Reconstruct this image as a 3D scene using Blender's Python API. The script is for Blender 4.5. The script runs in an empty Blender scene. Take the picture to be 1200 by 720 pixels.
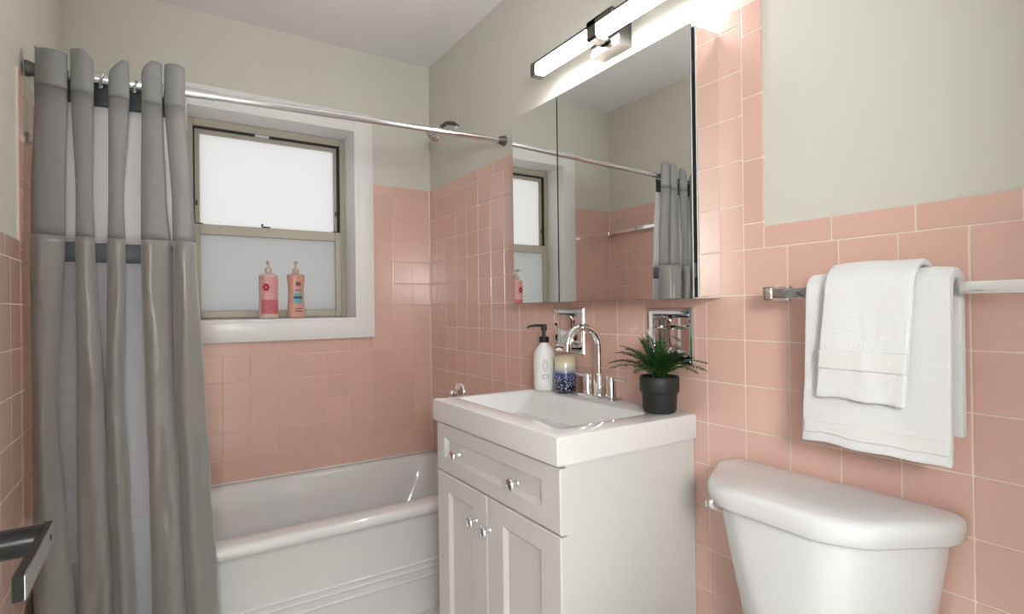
import bpy, bmesh, math, random
from mathutils import Vector, Matrix, noise
random.seed(7)
sc = bpy.context.scene
COL = sc.collection
PI = math.pi
# ------------------------------------------------------------------ camera
cam = bpy.data.cameras.new('camera'); co = bpy.data.objects.new('camera', cam); COL.objects.link(co)
FPX = 636.0
cam.sensor_fit = 'HORIZONTAL'; cam.sensor_width = 36.0; cam.lens = FPX / 1200 * 36.0
cam.clip_start = 0.02
yaw, pitch, roll = (math.radians(a) for a in (32.77, 0.21, -0.71))
Fv = Vector((math.sin(yaw)*math.cos(pitch), math.cos(yaw)*math.cos(pitch), math.sin(pitch)))
Rv = Vector((math.cos(yaw), -math.sin(yaw), 0)); Uv = Rv.cross(Fv)
R2 = Rv*math.cos(roll) + Uv*math.sin(roll); U2 = -Rv*math.sin(roll) + Uv*math.cos(roll)
co.matrix_world = Matrix(((R2.x, U2.x, -Fv.x, 0), (R2.y, U2.y, -Fv.y, 0), (R2.z, U2.z, -Fv.z, 1.15), (0, 0, 0, 1)))
sc.camera = co
# ------------------------------------------------------------------ daylight, exposure
w = bpy.data.worlds.new('overcast_sky'); sc.world = w; w.use_nodes = True
bg = w.node_tree.nodes['Background']; bg.inputs[0].default_value = (1.0, 0.99, 0.98, 1); bg.inputs[1].default_value = 0.82
sc.view_settings.view_transform = 'Standard'; sc.view_settings.look = 'None'
sc.view_settings.gamma = 1.0; sc.view_settings.use_curve_mapping = False
sc.view_settings.exposure = 2.3
VANITY_GLOW = 15.0       # radiance of the vanity light's diffuser
HALL_FILL = 12.5         # radiance of the added fill globe, unseen in the hall
# ------------------------------------------------------------------ dimensions
XL, XR, YB, YF, ZC = -0.30, 1.186, 2.63, -0.10, 2.427
T = 0.1095               # tile pitch
Y0, Z0 = 0.6918, 1.2864  # tile grid reference on the right wall, row line below the wainscot cap
PAINT = 0.006            # paint lies this far behind the tile face

# ------------------------------------------------------------------ materials
def nt(name):
    m = bpy.data.materials.new(name); m.use_nodes = True
    return m, m.node_tree, m.node_tree.nodes['Principled BSDF']
def mat(name, col, rough=0.5, metal=0.0, bump=0.0, scale=40.0, coat=0.0, var=0.0, sheen=0.0, spec=None, trans=0.0, detail=3):
    m, t, b = nt(name)
    b.inputs['Base Color'].default_value = (*col, 1); b.inputs['Roughness'].default_value = rough
    b.inputs['Metallic'].default_value = metal; b.inputs['Coat Weight'].default_value = coat
    b.inputs['Sheen Weight'].default_value = sheen; b.inputs['Transmission Weight'].default_value = trans
    if spec is not None: b.inputs['Specular IOR Level'].default_value = spec
    tc = t.nodes.new('ShaderNodeTexCoord'); n = t.nodes.new('ShaderNodeTexNoise')
    n.inputs['Scale'].default_value = scale; n.inputs['Detail'].default_value = detail
    t.links.new(tc.outputs['Object'], n.inputs['Vector'])
    if bump:
        bp = t.nodes.new('ShaderNodeBump'); bp.inputs['Strength'].default_value = bump; bp.inputs['Distance'].default_value = 0.002
        t.links.new(n.outputs['Fac'], bp.inputs['Height']); t.links.new(bp.outputs[0], b.inputs['Normal'])
    if var:
        mx = t.nodes.new('ShaderNodeMix'); mx.data_type = 'RGBA'
        mx.inputs['A'].default_value = (*[c*(1-var) for c in col], 1); mx.inputs['B'].default_value = (*[min(1, c*(1+var)) for c in col], 1)
        t.links.new(n.outputs['Fac'], mx.inputs['Factor']); t.links.new(mx.outputs['Result'], b.inputs['Base Color'])
    return m
M = {}
M['paint'] = mat('sage_paint', (0.66, 0.65, 0.58), 0.55, bump=0.05, scale=220, spec=0.3)
M['ceiling'] = mat('white_ceiling_paint', (0.90, 0.90, 0.895), 0.8, bump=0.05, scale=150, spec=0.2)
M['white'] = mat('white_gloss_paint', (0.84, 0.84, 0.83), 0.28, bump=0.02, scale=60)
M['vanity'] = mat('vanity_white_lacquer', (0.68, 0.665, 0.635), 0.32, bump=0.015, scale=40)
M['porcelain'] = mat('white_porcelain', (0.72, 0.72, 0.725), 0.10, coat=0.5)
M['tubenamel'] = mat('white_tub_enamel', (0.74, 0.735, 0.725), 0.14, coat=0.3)
M['ceramic'] = mat('white_counter_ceramic', (0.76, 0.755, 0.745), 0.12, coat=0.4)
M['chrome'] = mat('polished_chrome', (0.86, 0.86, 0.87), 0.06, 1.0)
M['rodmetal'] = mat('satin_chrome', (0.83, 0.83, 0.84), 0.16, 1.0)
M['nickel'] = mat('brushed_nickel', (0.17, 0.165, 0.155), 0.45, 0.9, bump=0.05, scale=300)
M['blackmetal'] = mat('dark_lever_metal', (0.018, 0.017, 0.017), 0.25, 0.4)
M['mirror'] = mat('silvered_mirror', (0.90, 0.915, 0.90), 0.0, 1.0)
M['glassedge'] = mat('polished_glass_edge', (0.80, 0.85, 0.83), 0.1)
M['black'] = mat('black_plastic', (0.012, 0.012, 0.013), 0.4)
M['gapshade'] = mat('gap_shade_black', (0.03, 0.03, 0.032), 0.7)  # near-black colour paints the shade in the mirror cabinet's door gaps
M['alu'] = mat('tan_window_aluminium', (0.47, 0.44, 0.36), 0.45, 0.1)
M['gasket'] = mat('black_gasket', (0.015, 0.015, 0.015), 0.6)
M['grout'] = mat('pale_grout', (0.82, 0.70, 0.60), 0.9, bump=0.2, scale=200, var=0.06)
M['groutpink'] = mat('pink_stained_grout', (0.74, 0.52, 0.43), 0.9, bump=0.2, scale=200, var=0.06)
M['caulk'] = mat('white_caulk', (0.80, 0.76, 0.70), 0.6)
M['towel'] = mat('white_terry', (0.77, 0.765, 0.765), 0.95, bump=1.0, scale=420, sheen=0.4, spec=0.1)
M['towelband'] = mat('white_woven_band', (0.72, 0.71, 0.70), 0.9, bump=0.4, scale=160, sheen=0.2, spec=0.1)
M['floor'] = mat('white_floor_tile', (0.74, 0.74, 0.73), 0.4, var=0.08, scale=8)
M['soil'] = mat('dark_soil', (0.03, 0.022, 0.015), 0.95, bump=1.0, scale=120)
M['pot'] = mat('matte_black_pot', (0.016, 0.017, 0.017), 0.55, bump=0.1, scale=250)
M['soapwhite'] = mat('matte_white_bottle', (0.80, 0.80, 0.77), 0.4)
M['ink'] = mat('grey_ink', (0.16, 0.18, 0.22), 0.6)
def tile_mat(name, col):
    m, t, b = nt(name)
    oi = t.nodes.new('ShaderNodeObjectInfo'); tc = t.nodes.new('ShaderNodeTexCoord'); n = t.nodes.new('ShaderNodeTexNoise')
    n.inputs['Scale'].default_value = 14; n.inputs['Detail'].default_value = 2
    t.links.new(tc.outputs['Object'], n.inputs['Vector'])
    hs = t.nodes.new('ShaderNodeHueSaturation'); hs.inputs['Color'].default_value = (*col, 1)
    mr = t.nodes.new('ShaderNodeMapRange'); mr.inputs['To Min'].default_value = 0.965; mr.inputs['To Max'].default_value = 1.035
    t.links.new(oi.outputs['Random'], mr.inputs['Value']); t.links.new(mr.outputs[0], hs.inputs['Value'])
    t.links.new(hs.outputs[0], b.inputs['Base Color'])
    b.inputs['Roughness'].default_value = 0.28; b.inputs['Coat Weight'].default_value = 0.9; b.inputs['Coat Roughness'].default_value = 0.14
    bp = t.nodes.new('ShaderNodeBump'); bp.inputs['Strength'].default_value = 0.04; bp.inputs['Distance'].default_value = 0.002
    t.links.new(n.outputs['Fac'], bp.inputs['Height']); t.links.new(bp.outputs[0], b.inputs['Normal'])
    return m
M['tile'] = tile_mat('pink_glazed_tile', (0.73, 0.46, 0.385))
def cloth_mat(name, col, transl=0.3, clear=0.0, gloss=0.0, bump=0.3, scale=400, rough=0.4, hue=0.0, wave=False):
    m, t, b = nt(name); out = t.nodes['Material Output']
    b.inputs['Base Color'].default_value = (*col, 1); b.inputs['Roughness'].default_value = rough
    b.inputs['Sheen Weight'].default_value = gloss; b.inputs['Specular IOR Level'].default_value = 0.35 + gloss*.5
    tc = t.nodes.new('ShaderNodeTexCoord')
    if wave:
        n = t.nodes.new('ShaderNodeTexWave'); n.bands_direction = 'Z'; n.inputs['Scale'].default_value = scale; n.inputs['Distortion'].default_value = 0.3; fac = n.outputs['Fac']
    else:
        n = t.nodes.new('ShaderNodeTexNoise'); n.inputs['Scale'].default_value = scale; fac = n.outputs['Fac']
    t.links.new(tc.outputs['Object'], n.inputs['Vector'])
    bp = t.nodes.new('ShaderNodeBump'); bp.inputs['Strength'].default_value = bump; bp.inputs['Distance'].default_value = 0.001
    t.links.new(fac, bp.inputs['Height']); t.links.new(bp.outputs[0], b.inputs['Normal'])
    tr = t.nodes.new('ShaderNodeBsdfTranslucent'); tr.inputs[0].default_value = (*col, 1)
    m1 = t.nodes.new('ShaderNodeMixShader'); m1.inputs[0].default_value = transl
    t.links.new(b.outputs[0], m1.inputs[1]); t.links.new(tr.outputs[0], m1.inputs[2])
    last = m1
    if clear:
        tp = t.nodes.new('ShaderNodeBsdfTransparent'); m2 = t.nodes.new('ShaderNodeMixShader'); m2.inputs[0].default_value = clear
        t.links.new(m1.outputs[0], m2.inputs[1]); t.links.new(tp.outputs[0], m2.inputs[2]); last = m2
    t.links.new(last.outputs[0], out.inputs['Surface'])
    return m
M['satin'] = cloth_mat('grey_satin', (0.265, 0.258, 0.245), 0.08, gloss=0.5, bump=0.15, scale=60, rough=0.30)
M['header'] = cloth_mat('grey_header_cloth', (0.27, 0.272, 0.265), 0.08, gloss=0.2, bump=0.2, scale=300, rough=0.6)
M['sheer'] = cloth_mat('grey_sheer', (0.42, 0.41, 0.415), 0.35, clear=0.40, bump=0.1)
M['linersheer'] = cloth_mat('white_sheer', (0.95, 0.95, 0.96), 0.22, clear=0.10, bump=0.1)
M['linerband'] = cloth_mat('slate_band', (0.20, 0.215, 0.25), 0.15, bump=0.2)
M['linershade'] = cloth_mat('shaded_slate_header', (0.075, 0.085, 0.095), 0.05, bump=0.2)  # slate cloth darkened in its colour for the shade between the pleats
M['liner'] = cloth_mat('pale_waffle_liner', (0.76, 0.76, 0.81), 0.30, bump=0.5, scale=45, wave=True)
def frosted(name, col):
    m, t, b = nt(name); out = t.nodes['Material Output']
    tr = t.nodes.new('ShaderNodeBsdfTranslucent'); tr.inputs[0].default_value = (*col, 1)
    b.inputs['Base Color'].default_value = (0.5, 0.5, 0.5, 1); b.inputs['Roughness'].default_value = 0.3
    n = t.nodes.new('ShaderNodeTexNoise'); n.inputs['Scale'].default_value = 250
    bp = t.nodes.new('ShaderNodeBump'); bp.inputs['Strength'].default_value = 0.2
    t.links.new(n.outputs['Fac'], bp.inputs['Height']); t.links.new(bp.outputs[0], b.inputs['Normal'])
    mx = t.nodes.new('ShaderNodeMixShader'); mx.inputs[0].default_value = 0.10
    t.links.new(tr.outputs[0], mx.inputs[1]); t.links.new(b.outputs[0], mx.inputs[2]); t.links.new(mx.outputs[0], out.inputs['Surface'])
    return m
M['frost_up'] = frosted('frosted_glass', (0.50, 0.50, 0.50))
M['frost_low'] = frosted('frosted_screened_glass', (0.37, 0.37, 0.37))
def glow(name, col, s):
    m, t, b = nt(name); b.inputs['Base Color'].default_value = (*col, 1)
    b.inputs['Emission Color'].default_value = (*col, 1); b.inputs['Emission Strength'].default_value = s
    return m
M['glow'] = glow('lit_diffuser', (1.0, 0.985, 0.965), VANITY_GLOW)
M['hallfill'] = glow('hall_fill_glow', (0.96, 0.98, 1.0), HALL_FILL)

# ------------------------------------------------------------------ mesh helpers
def link(name, me, m, parent=None):
    o = bpy.data.objects.new(name, me); COL.objects.link(o)
    if m: me.materials.append(M[m] if isinstance(m, str) else m)
    if parent: o.parent = parent
    return o
def obj(name, bm, m, parent=None, smooth=40):
    bmesh.ops.recalc_face_normals(bm, faces=bm.faces)
    me = bpy.data.meshes.new(name); bm.to_mesh(me); bm.free()
    if smooth:
        me.shade_smooth(); me.set_sharp_from_angle(angle=math.radians(smooth))
    o = link(name, me, m, parent)
    if parent is not None and parent.type == 'EMPTY': o.location = -parent.location
    elif parent is not None: o.location = (0, 0, 0)
    return o
def thing(name, label, cat, loc=(0, 0, 0), group=None):
    o = bpy.data.objects.new(name, None); COL.objects.link(o); o.location = loc; o.empty_display_size = 0.05
    o['label'] = label; o['category'] = cat
    if group: o['group'] = group
    return o
def tag(o, label, cat, group=None):
    o['label'] = label; o['category'] = cat
    if group: o['group'] = group
    return o
def struct(o, label=None, cat=None):
    o['kind'] = 'structure'
    if label: o['label'] = label
    if cat: o['category'] = cat
    return o
def BM(): return bmesh.new()
def box(bm, x0, x1, y0, y1, z0, z1, bev=0.0, seg=2):
    r = bmesh.ops.create_cube(bm, size=1.0); vs = r['verts']
    for v in vs:
        v.co = Vector((x0 + (v.co.x+.5)*(x1-x0), y0 + (v.co.y+.5)*(y1-y0), z0 + (v.co.z+.5)*(z1-z0)))
    if bev:
        es = list({e for v in vs for e in v.link_edges})
        bmesh.ops.bevel(bm, geom=es, offset=bev, segments=seg, affect='EDGES', profile=0.5)
    return bm
def loft(bm, rings, cap0=True, cap1=True, closed=True):
    prev = None; first = None
    for pts in rings:
        vs = [bm.verts.new(p) for p in pts]
        if prev:
            n = len(vs)
            for i in range(n if closed else n-1):
                bm.faces.new((prev[i], prev[(i+1) % n], vs[(i+1) % n], vs[i]))
        else: first = vs
        prev = vs
    if cap0: bm.faces.new(first[::-1])
    if cap1: bm.faces.new(prev)
    return bm
def lathe(bm, prof, mtx=None, seg=24, cap0=True, cap1=True):
    rings = []
    for r, z in prof:
        ring = [Vector((r*math.cos(2*PI*i/seg), r*math.sin(2*PI*i/seg), z)) for i in range(seg)]
        if mtx: ring = [mtx @ p for p in ring]
        rings.append(ring)
    return loft(bm, rings, cap0, cap1)
def axis_mtx(loc, d):
    d = Vector(d).normalized(); q = Vector((0, 0, 1)).rotation_difference(d)
    return Matrix.Translation(loc) @ q.to_matrix().to_4x4()
def tube(bm, pts, r, seg=12, caps=True):
    pts = [Vector(p) for p in pts]; rings = []
    up = None
    for i, p in enumerate(pts):
        a = pts[max(0, i-1)]; b = pts[min(len(pts)-1, i+1)]; d = (b-a).normalized()
        if up is None:
            up = Vector((0, 0, 1)) if abs(d.z) < 0.9 else Vector((1, 0, 0))
        s = d.cross(up).normalized(); up = s.cross(d).normalized()
        rr = r[i] if isinstance(r, (list, tuple)) else r
        rings.append([p + s*rr*math.cos(2*PI*k/seg) + up*rr*math.sin(2*PI*k/seg) for k in range(seg)])
    return loft(bm, rings, caps, caps)
def rrect(x0, x1, y0, y1, z, r, n=6):
    r = max(1e-4, min(r, (x1-x0)/2-1e-4, (y1-y0)/2-1e-4)); out = []
    for cx, cy, a0 in ((x1-r, y1-r, 0), (x0+r, y1-r, 90), (x0+r, y0+r, 180), (x1-r, y0+r, 270)):
        for k in range(n+1):
            a = math.radians(a0 + 90*k/n); out.append(Vector((cx + r*math.cos(a), cy + r*math.sin(a), z)))
    return out
def cells(us, vs, holes):
    lu, hu, lv, hv = min(us), max(us), min(vs), max(vs)
    us = sorted(set(us) | {h[i] for h in holes for i in (0, 1)}); vs = sorted(set(vs) | {h[i] for h in holes for i in (2, 3)})
    for i in range(len(us)-1):
        for j in range(len(vs)-1):
            cu, cv = (us[i]+us[i+1])/2, (vs[j]+vs[j+1])/2
            if not (lu < cu < hu and lv < cv < hv): continue
            if any(h[0] < cu < h[1] and h[2] < cv < h[3] for h in holes): continue
            yield us[i], us[i+1], vs[j], vs[j+1]
def slab(axis, a0, a1, u0, u1, v0, v1, holes=()):
    """a slab of a wall (plane normal x or y) with rectangular holes, as one mesh"""
    bm = BM()
    for p, q, r, s in cells([u0, u1], [v0, v1], list(holes)):
        if axis == 'x': box(bm, a0, a1, p, q, r, s)
        else: box(bm, p, q, a0, a1, r, s)
    bmesh.ops.remove_doubles(bm, verts=bm.verts, dist=1e-5)
    # drop the inner faces that two neighbouring boxes share
    seen = {}
    for f in bm.faces:
        seen.setdefault(tuple(sorted(v.index for v in f.verts)), []).append(f)
    bm.verts.index_update()
    seen = {}
    for f in bm.faces: seen.setdefault(frozenset(v.index for v in f.verts), []).append(f)
    bmesh.ops.delete(bm, geom=[f for l in seen.values() if len(l) > 1 for f in l], context='FACES_ONLY')
    return bm

# ------------------------------------------------------------------ the room shell
WIN = (0.090, 0.787, 1.115, 2.020)                       # window opening x0 x1 z0 z1
DISH = [(1.407, 1.540, 1.010, 1.134), (0.964, 1.093, 1.008, 1.131)]   # recesses for the chrome dishes y0 y1 z0 z1
DOORWAY = (-0.19, 0.56, -0.01, 2.03)
fl = struct(obj('floor', box(BM(), -1.2, 1.8, -1.7, YB+.1, -0.1, 0.0), 'floor', smooth=0))
ce = struct(obj('ceiling', box(BM(), -1.2, 1.8, -1.7, YB+.25, ZC, ZC+.1), 'ceiling', smooth=0))
wr = struct(obj('wall_right', slab('x', XR+PAINT, XR+.12, YF-.12, YB+.25, 0, ZC, DISH), 'paint', smooth=0))
wb = struct(obj('wall_back', slab('y', YB+PAINT, YB+.24, XL-.1, XR+.1, 0, ZC, [WIN]), 'paint', smooth=0))
wl = struct(obj('wall_left', slab('x', XL-.12, XL-PAINT, YF-.12, YB+.25, 0, ZC), 'paint', smooth=0))
wf = struct(obj('wall_front', slab('y', YF-.12, YF, XL-.1, XR+.1, 0, ZC, [DOORWAY]), 'paint', smooth=0))
struct(obj('wall_hall_back', slab('y', -1.6, -1.5, -1.1, 1.7, 0, ZC), 'paint', smooth=0))
struct(obj('wall_hall_left', slab('x', -1.1, -1.0, -1.5, YF-.12, 0, ZC), 'paint', smooth=0))
struct(obj('wall_hall_right', slab('x', 1.6, 1.7, -1.5, YF-.12, 0, ZC), 'paint', smooth=0))
struct(obj('wall_hall_front', slab('y', YF-.12, YF-.02, -1.1, XL-.1, 0, ZC), 'paint', smooth=0))
struct(obj('wall_hall_side', slab('y', YF-.12, YF-.02, XR+.1, 1.7, 0, ZC), 'paint', smooth=0))
# grout beds (the tiles stand proud of them)
GB = 0.0012
obj('grout_bed', slab('x', XR+GB, XR+PAINT, YF, YB+PAINT, 0, Z0+.050, DISH), 'grout', wr, 0)
obj('grout_bed', slab('x', XR+GB, XR+PAINT, 0.750, YB+PAINT, Z0+.050, 1.776), 'grout', wr, 0)
obj('grout_bed', slab('x', XR+GB, XR+PAINT, 0.750, 1.677, 1.776, 1.876), 'grout', wr, 0)
obj('grout_bed', slab('y', YB+GB, YB+PAINT, XL-PAINT, XR+PAINT, 0, 1.776, [WIN]), 'groutpink', wb, 0)
obj('grout_bed', slab('x', XL-PAINT, XL-GB, YF, YB+PAINT, 0, Z0+.050), 'grout', wl, 0)
obj('grout_bed', slab('x', XL-PAINT, XL-GB, 1.812, YB+PAINT, Z0+.050, 1.776), 'grout', wl, 0)
# ------------------------------------------------------------------ tiles, each one an object that shares its mesh
tile_cache = {}
TH = 0.006
def tile_mesh(axis, sgn, du, dv):
    key = (axis, sgn, round(du, 4), round(dv, 4))
    if key in tile_cache: return tile_cache[key]
    g = 0.0013; hu, hv = du/2-g, dv/2-g
    bm = BM(); rings = []
    for ins, dep in ((0, -TH+.001), (0, -.0010), (.0004, -.0003), (.0012, 0)):
        r = rrect(-hu+ins, hu-ins, -hv+ins, hv-ins, dep, 0.002, 1)
        rings.append(r)
    loft(bm, rings, cap0=False)
    for v in bm.verts:
        u, vv, d = v.co
        v.co = Vector((-sgn*d*-1 if False else sgn*d, u, vv)) if axis == 'x' else Vector((u, sgn*d, vv))
    bmesh.ops.recalc_face_normals(bm, faces=bm.faces)
    # keep the big face's normal towards the room
    f = max(bm.faces, key=lambda q: q.calc_area()); want = Vector((sgn, 0, 0)) if axis == 'x' else Vector((0, sgn, 0))
    if f.normal.dot(want) < 0: bmesh.ops.reverse_faces(bm, faces=bm.faces)
    me = bpy.data.meshes.new('tile'); bm.to_mesh(me); bm.free()
    me.materials.append(M['tile'])
    tile_cache[key] = me
    return me
def put_tile(wall, axis, sgn, pos, u0, u1, v0, v1, holes, name='tile'):
    hit = [h for h in holes if u0 < h[1] and u1 > h[0] and v0 < h[3] and v1 > h[2]]
    if hit:              # a tile cut around a hole: one mesh of the pieces that remain
        bm = BM(); g = .0013
        for p, q, r, t in cells([u0+g, u1-g], [v0+g, v1-g], hit):
            if axis == 'x': box(bm, pos, pos-sgn*(TH-.001), p, q, r, t)
            else: box(bm, p, q, pos, pos-sgn*(TH-.001), r, t)
        if bm.verts: obj(name, bm, 'tile', wall, 0)
        else: bm.free()
        return
    if u1-u0 < 0.008 or v1-v0 < 0.008: return
    o = bpy.data.objects.new(name, tile_mesh(axis, sgn, u1-u0, v1-v0)); COL.objects.link(o); o.parent = wall
    cu, cv = (u0+u1)/2, (v0+v1)/2
    o.location = (pos, cu, cv) if axis == 'x' else (cu, pos, cv)
    t = 0.0010
    if axis == 'x': o.rotation_euler = (0, random.uniform(-t, t), random.uniform(-t, t))
    else: o.rotation_euler = (random.uniform(-t, t), 0, random.uniform(-t, t))
def lines(lo, hi, ref, step):
    k0 = math.floor((lo-ref)/step)+1; out = [lo]; x = ref + k0*step
    while x < hi-1e-6:
        if x-out[-1] > 0.004: out.append(x)
        x += step
    out.append(hi); return out
def field(wall, axis, sgn, pos, us, vs, holes=(), keep=None, name='tile'):
    for i in range(len(us)-1):
        for j in range(len(vs)-1):
            if keep and not keep((us[i]+us[i+1])/2, (vs[j]+vs[j+1])/2): continue
            put_tile(wall, axis, sgn, pos, us[i], us[i+1], vs[j], vs[j+1], holes, name)
hid = lambda y, z: not (0.98 < y < 1.56 and z < 0.80) and not (y > 1.95 and z < 0.36) and not (y < 1.0 and z < 0.42) and not (y < 0.0)
hidden_tiles = BM()
field(wr, 'x', -1, XR, lines(YF, YB, Y0, T), lines(0, Z0, Z0, T), DISH, hid)
yst = Y0 + 9*T
field(wr, 'x', -1, XR, lines(Y0+T, yst, Y0, T), lines(Z0, Z0+5*T, Z0, T))
field(wr, 'x', -1, XR, lines(yst, YB, Y0, T), lines(Z0, Z0+4*T, Z0, T))
CAPL = 0.1524
field(wr, 'x', -1, XR, lines(yst, YB, YB-.05, CAPL), [Z0+4*T, 1.777], name='cap_tile')
field(wr, 'x', -1, XR, lines(Y0+T, yst, Y0+T, CAPL), [Z0+5*T, 1.877], name='cap_tile')
field(wr, 'x', -1, XR, [Y0+T-.053, Y0+T], lines(Z0, 1.877, 1.805, CAPL), name='border_tile')
field(wr, 'x', -1, XR, lines(YF, Y0+T-.053, Y0+T-.053, CAPL), [Z0, 1.338], keep=lambda y, z: y > 0, name='cap_tile')
# the rest of the right wall (behind the vanity and the toilet, under the tub rim) as one joined part
for y0, y1 in zip(lines(YF, YB, Y0, T)[:-1], lines(YF, YB, Y0, T)[1:]):
    for z0, z1 in zip(lines(0, Z0, Z0, T)[:-1], lines(0, Z0, Z0, T)[1:]):
        if not hid((y0+y1)/2, (z0+z1)/2) and y1-y0 > .01: box(hidden_tiles, XR, XR+TH-.001, y0+.0013, y1-.0013, z0+.0013, z1-.0013)
ht = obj('tile_field', hidden_tiles, 'tile', wr, 0); ht['kind'] = 'stuff'
CAS = (WIN[0]-.05, WIN[1]+.05, WIN[2]-.05, WIN[3]+.05)
bxl = [XL] + [x for x in lines(XL, XR, XR-.098, T)][1:]
field(wb, 'y', -1, YB, bxl, lines(0.36, Z0+4*T, Z0, T), [CAS])
field(wb, 'y', -1, YB, lines(XL, XR, XR-.05, CAPL), [Z0+4*T, 1.777], [CAS], name='cap_tile')
LYL = lines(0.7, YB, Y0+.03, T)
field(wl, 'x', 1, XL, LYL, lines(0.3, Z0, Z0, T))
field(wl, 'x', 1, XL, lines(1.865, YB, Y0+.03, T), lines(Z0, Z0+4*T, Z0, T))
field(wl, 'x', 1, XL, lines(1.812, YB, YB, CAPL), [Z0+4*T, 1.777], name='cap_tile')
field(wl, 'x', 1, XL, [1.812, 1.865], lines(Z0, Z0+4*T, Z0+.03, CAPL), name='border_tile')
field(wl, 'x', 1, XL, lines(0.7, 1.812, 1.812, CAPL), [Z0, 1.338], name='cap_tile')
c = BM(); box(c, XR-.006, XR+.001, YB-.0035, YB+.001, .41, 1.775, .002, 1); obj('corner_caulk', c, 'caulk', wb)
c = BM(); box(c, XL-.001, XL+.0035, YB-.0035, YB+.001, .41, 1.775, .002, 1); obj('corner_caulk', c, 'caulk', wb)
c = BM(); box(c, XL, XR, YB-.006, YB+.001, .412, .419, .002, 1); obj('tub_caulk', c, 'caulk', wb)

# ------------------------------------------------------------------ window
w1 = bpy.data.objects.new('window_1', None); COL.objects.link(w1); w1.location = (.44, YB, WIN[2]); w1.empty_display_size = .05
struct(w1)
x0, x1, z0, z1 = WIN; CW = 0.091
def casing(bm, a, b, c_, d): box(bm, a, b, YB-.018, YB+.004, c_, d, .003, 2)
b_ = BM(); casing(b_, x0-CW, x0, z0-CW-.004, z1+CW); obj('casing', b_, 'white', w1)
b_ = BM(); casing(b_, x1, x1+CW, z0-CW-.004, z1+CW); obj('casing', b_, 'white', w1)
b_ = BM(); casing(b_, x0, x1, z1, z1+CW); obj('casing', b_, 'white', w1)
b_ = BM(); casing(b_, x0, x1, z0-CW-.004, z0); obj('casing', b_, 'white', w1)
JD = YB+.185
b_ = BM(); box(b_, x0-.012, x0+.002, YB-.019, JD, z0-.01, z1+.01, .001, 1); obj('jamb', b_, 'white', w1)
b_ = BM(); box(b_, x1-.002, x1+.012, YB-.019, JD, z0-.01, z1+.01, .001, 1); obj('jamb', b_, 'white', w1)
b_ = BM(); box(b_, x0, x1, YB-.019, JD, z1-.002, z1+.012, .001, 1); obj('head_jamb', b_, 'white', w1)
b_ = BM(); box(b_, x0, x1, YB-.019, JD, z0-.012, z0+.004, .002, 1); obj('sill', b_, 'white', w1)
FY = YB+.145       # front of the aluminium frame
sx0, sx1, sz0, sz1 = x0+.002, x1-.002, z0+.004, z1-.002
def rect_frame(bm, a, b, c_, d, y0, y1, wl_, wr_, wb_, wt_, bev=.002):
    box(bm, a, a+wl_, y0, y1, c_, d, bev, 1); box(bm, b-wr_, b, y0, y1, c_, d, bev, 1)
    box(bm, a+wl_, b-wr_, y0, y1, c_, c_+wb_, bev, 1); box(bm, a+wl_, b-wr_, y0, y1, d-wt_, d, bev, 1); return bm
obj('outer_frame', rect_frame(BM(), sx0, sx1, sz0, sz1, FY, FY+.04, .026, .026, .022, .034), 'alu', w1)
ZM = 1.545         # meeting rail top
up = obj('upper_sash', rect_frame(BM(), sx0+.024, sx1-.024, ZM-.02, sz1-.032, FY+.022, FY+.038, .028, .028, .02, .030), 'alu', w1)
b_ = BM(); box(b_, sx0+.050, sx1-.050, FY+.028, FY+.033, ZM-.01, sz1-.058); obj('pane', b_, 'frost_up', up)
obj('gasket', rect_frame(BM(), sx0+.025, sx1-.025, ZM-.005, sz1-.033, FY+.006, FY+.021, .008, .012, .004, .009, 0), 'gasket', w1)
lo = obj('lower_sash', rect_frame(BM(), sx0+.024, sx1-.024, sz0+.008, ZM, FY-.012, FY+.014, .026, .030, .030, .045), 'alu', w1)
b_ = BM(); box(b_, sx0+.046, sx1-.050, FY-.002, FY+.003, sz0+.030, ZM-.04); obj('pane', b_, 'frost_low', lo)
b_ = BM(); box(b_, .395, .430, FY-.012, FY+.004, ZM, ZM+.006, .001, 1); box(b_, .392, .400, FY-.010, FY, ZM+.006, ZM+.018, .001, 1); obj('sash_lock', b_, 'gasket', lo)
for xx in (sx0+.027, sx1-.063):
    b_ = BM(); box(b_, xx, xx+.036, FY-.008, FY+.006, ZM, ZM+.005, .001, 1); obj('tilt_latch', b_, 'gasket', lo)
for xx in (sx0+.037, sx1-.045):
    b_ = BM(); box(b_, xx, xx+.006, FY+.018, FY+.023, 1.63, 1.655, .001, 1); obj('clip', b_, 'gasket', up)
b_ = BM(); box(b_, .37, .43, FY-.002, FY+.02, sz1-.044, sz1-.036, .001, 1); obj('vent_tab', b_, 'white', w1)

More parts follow.
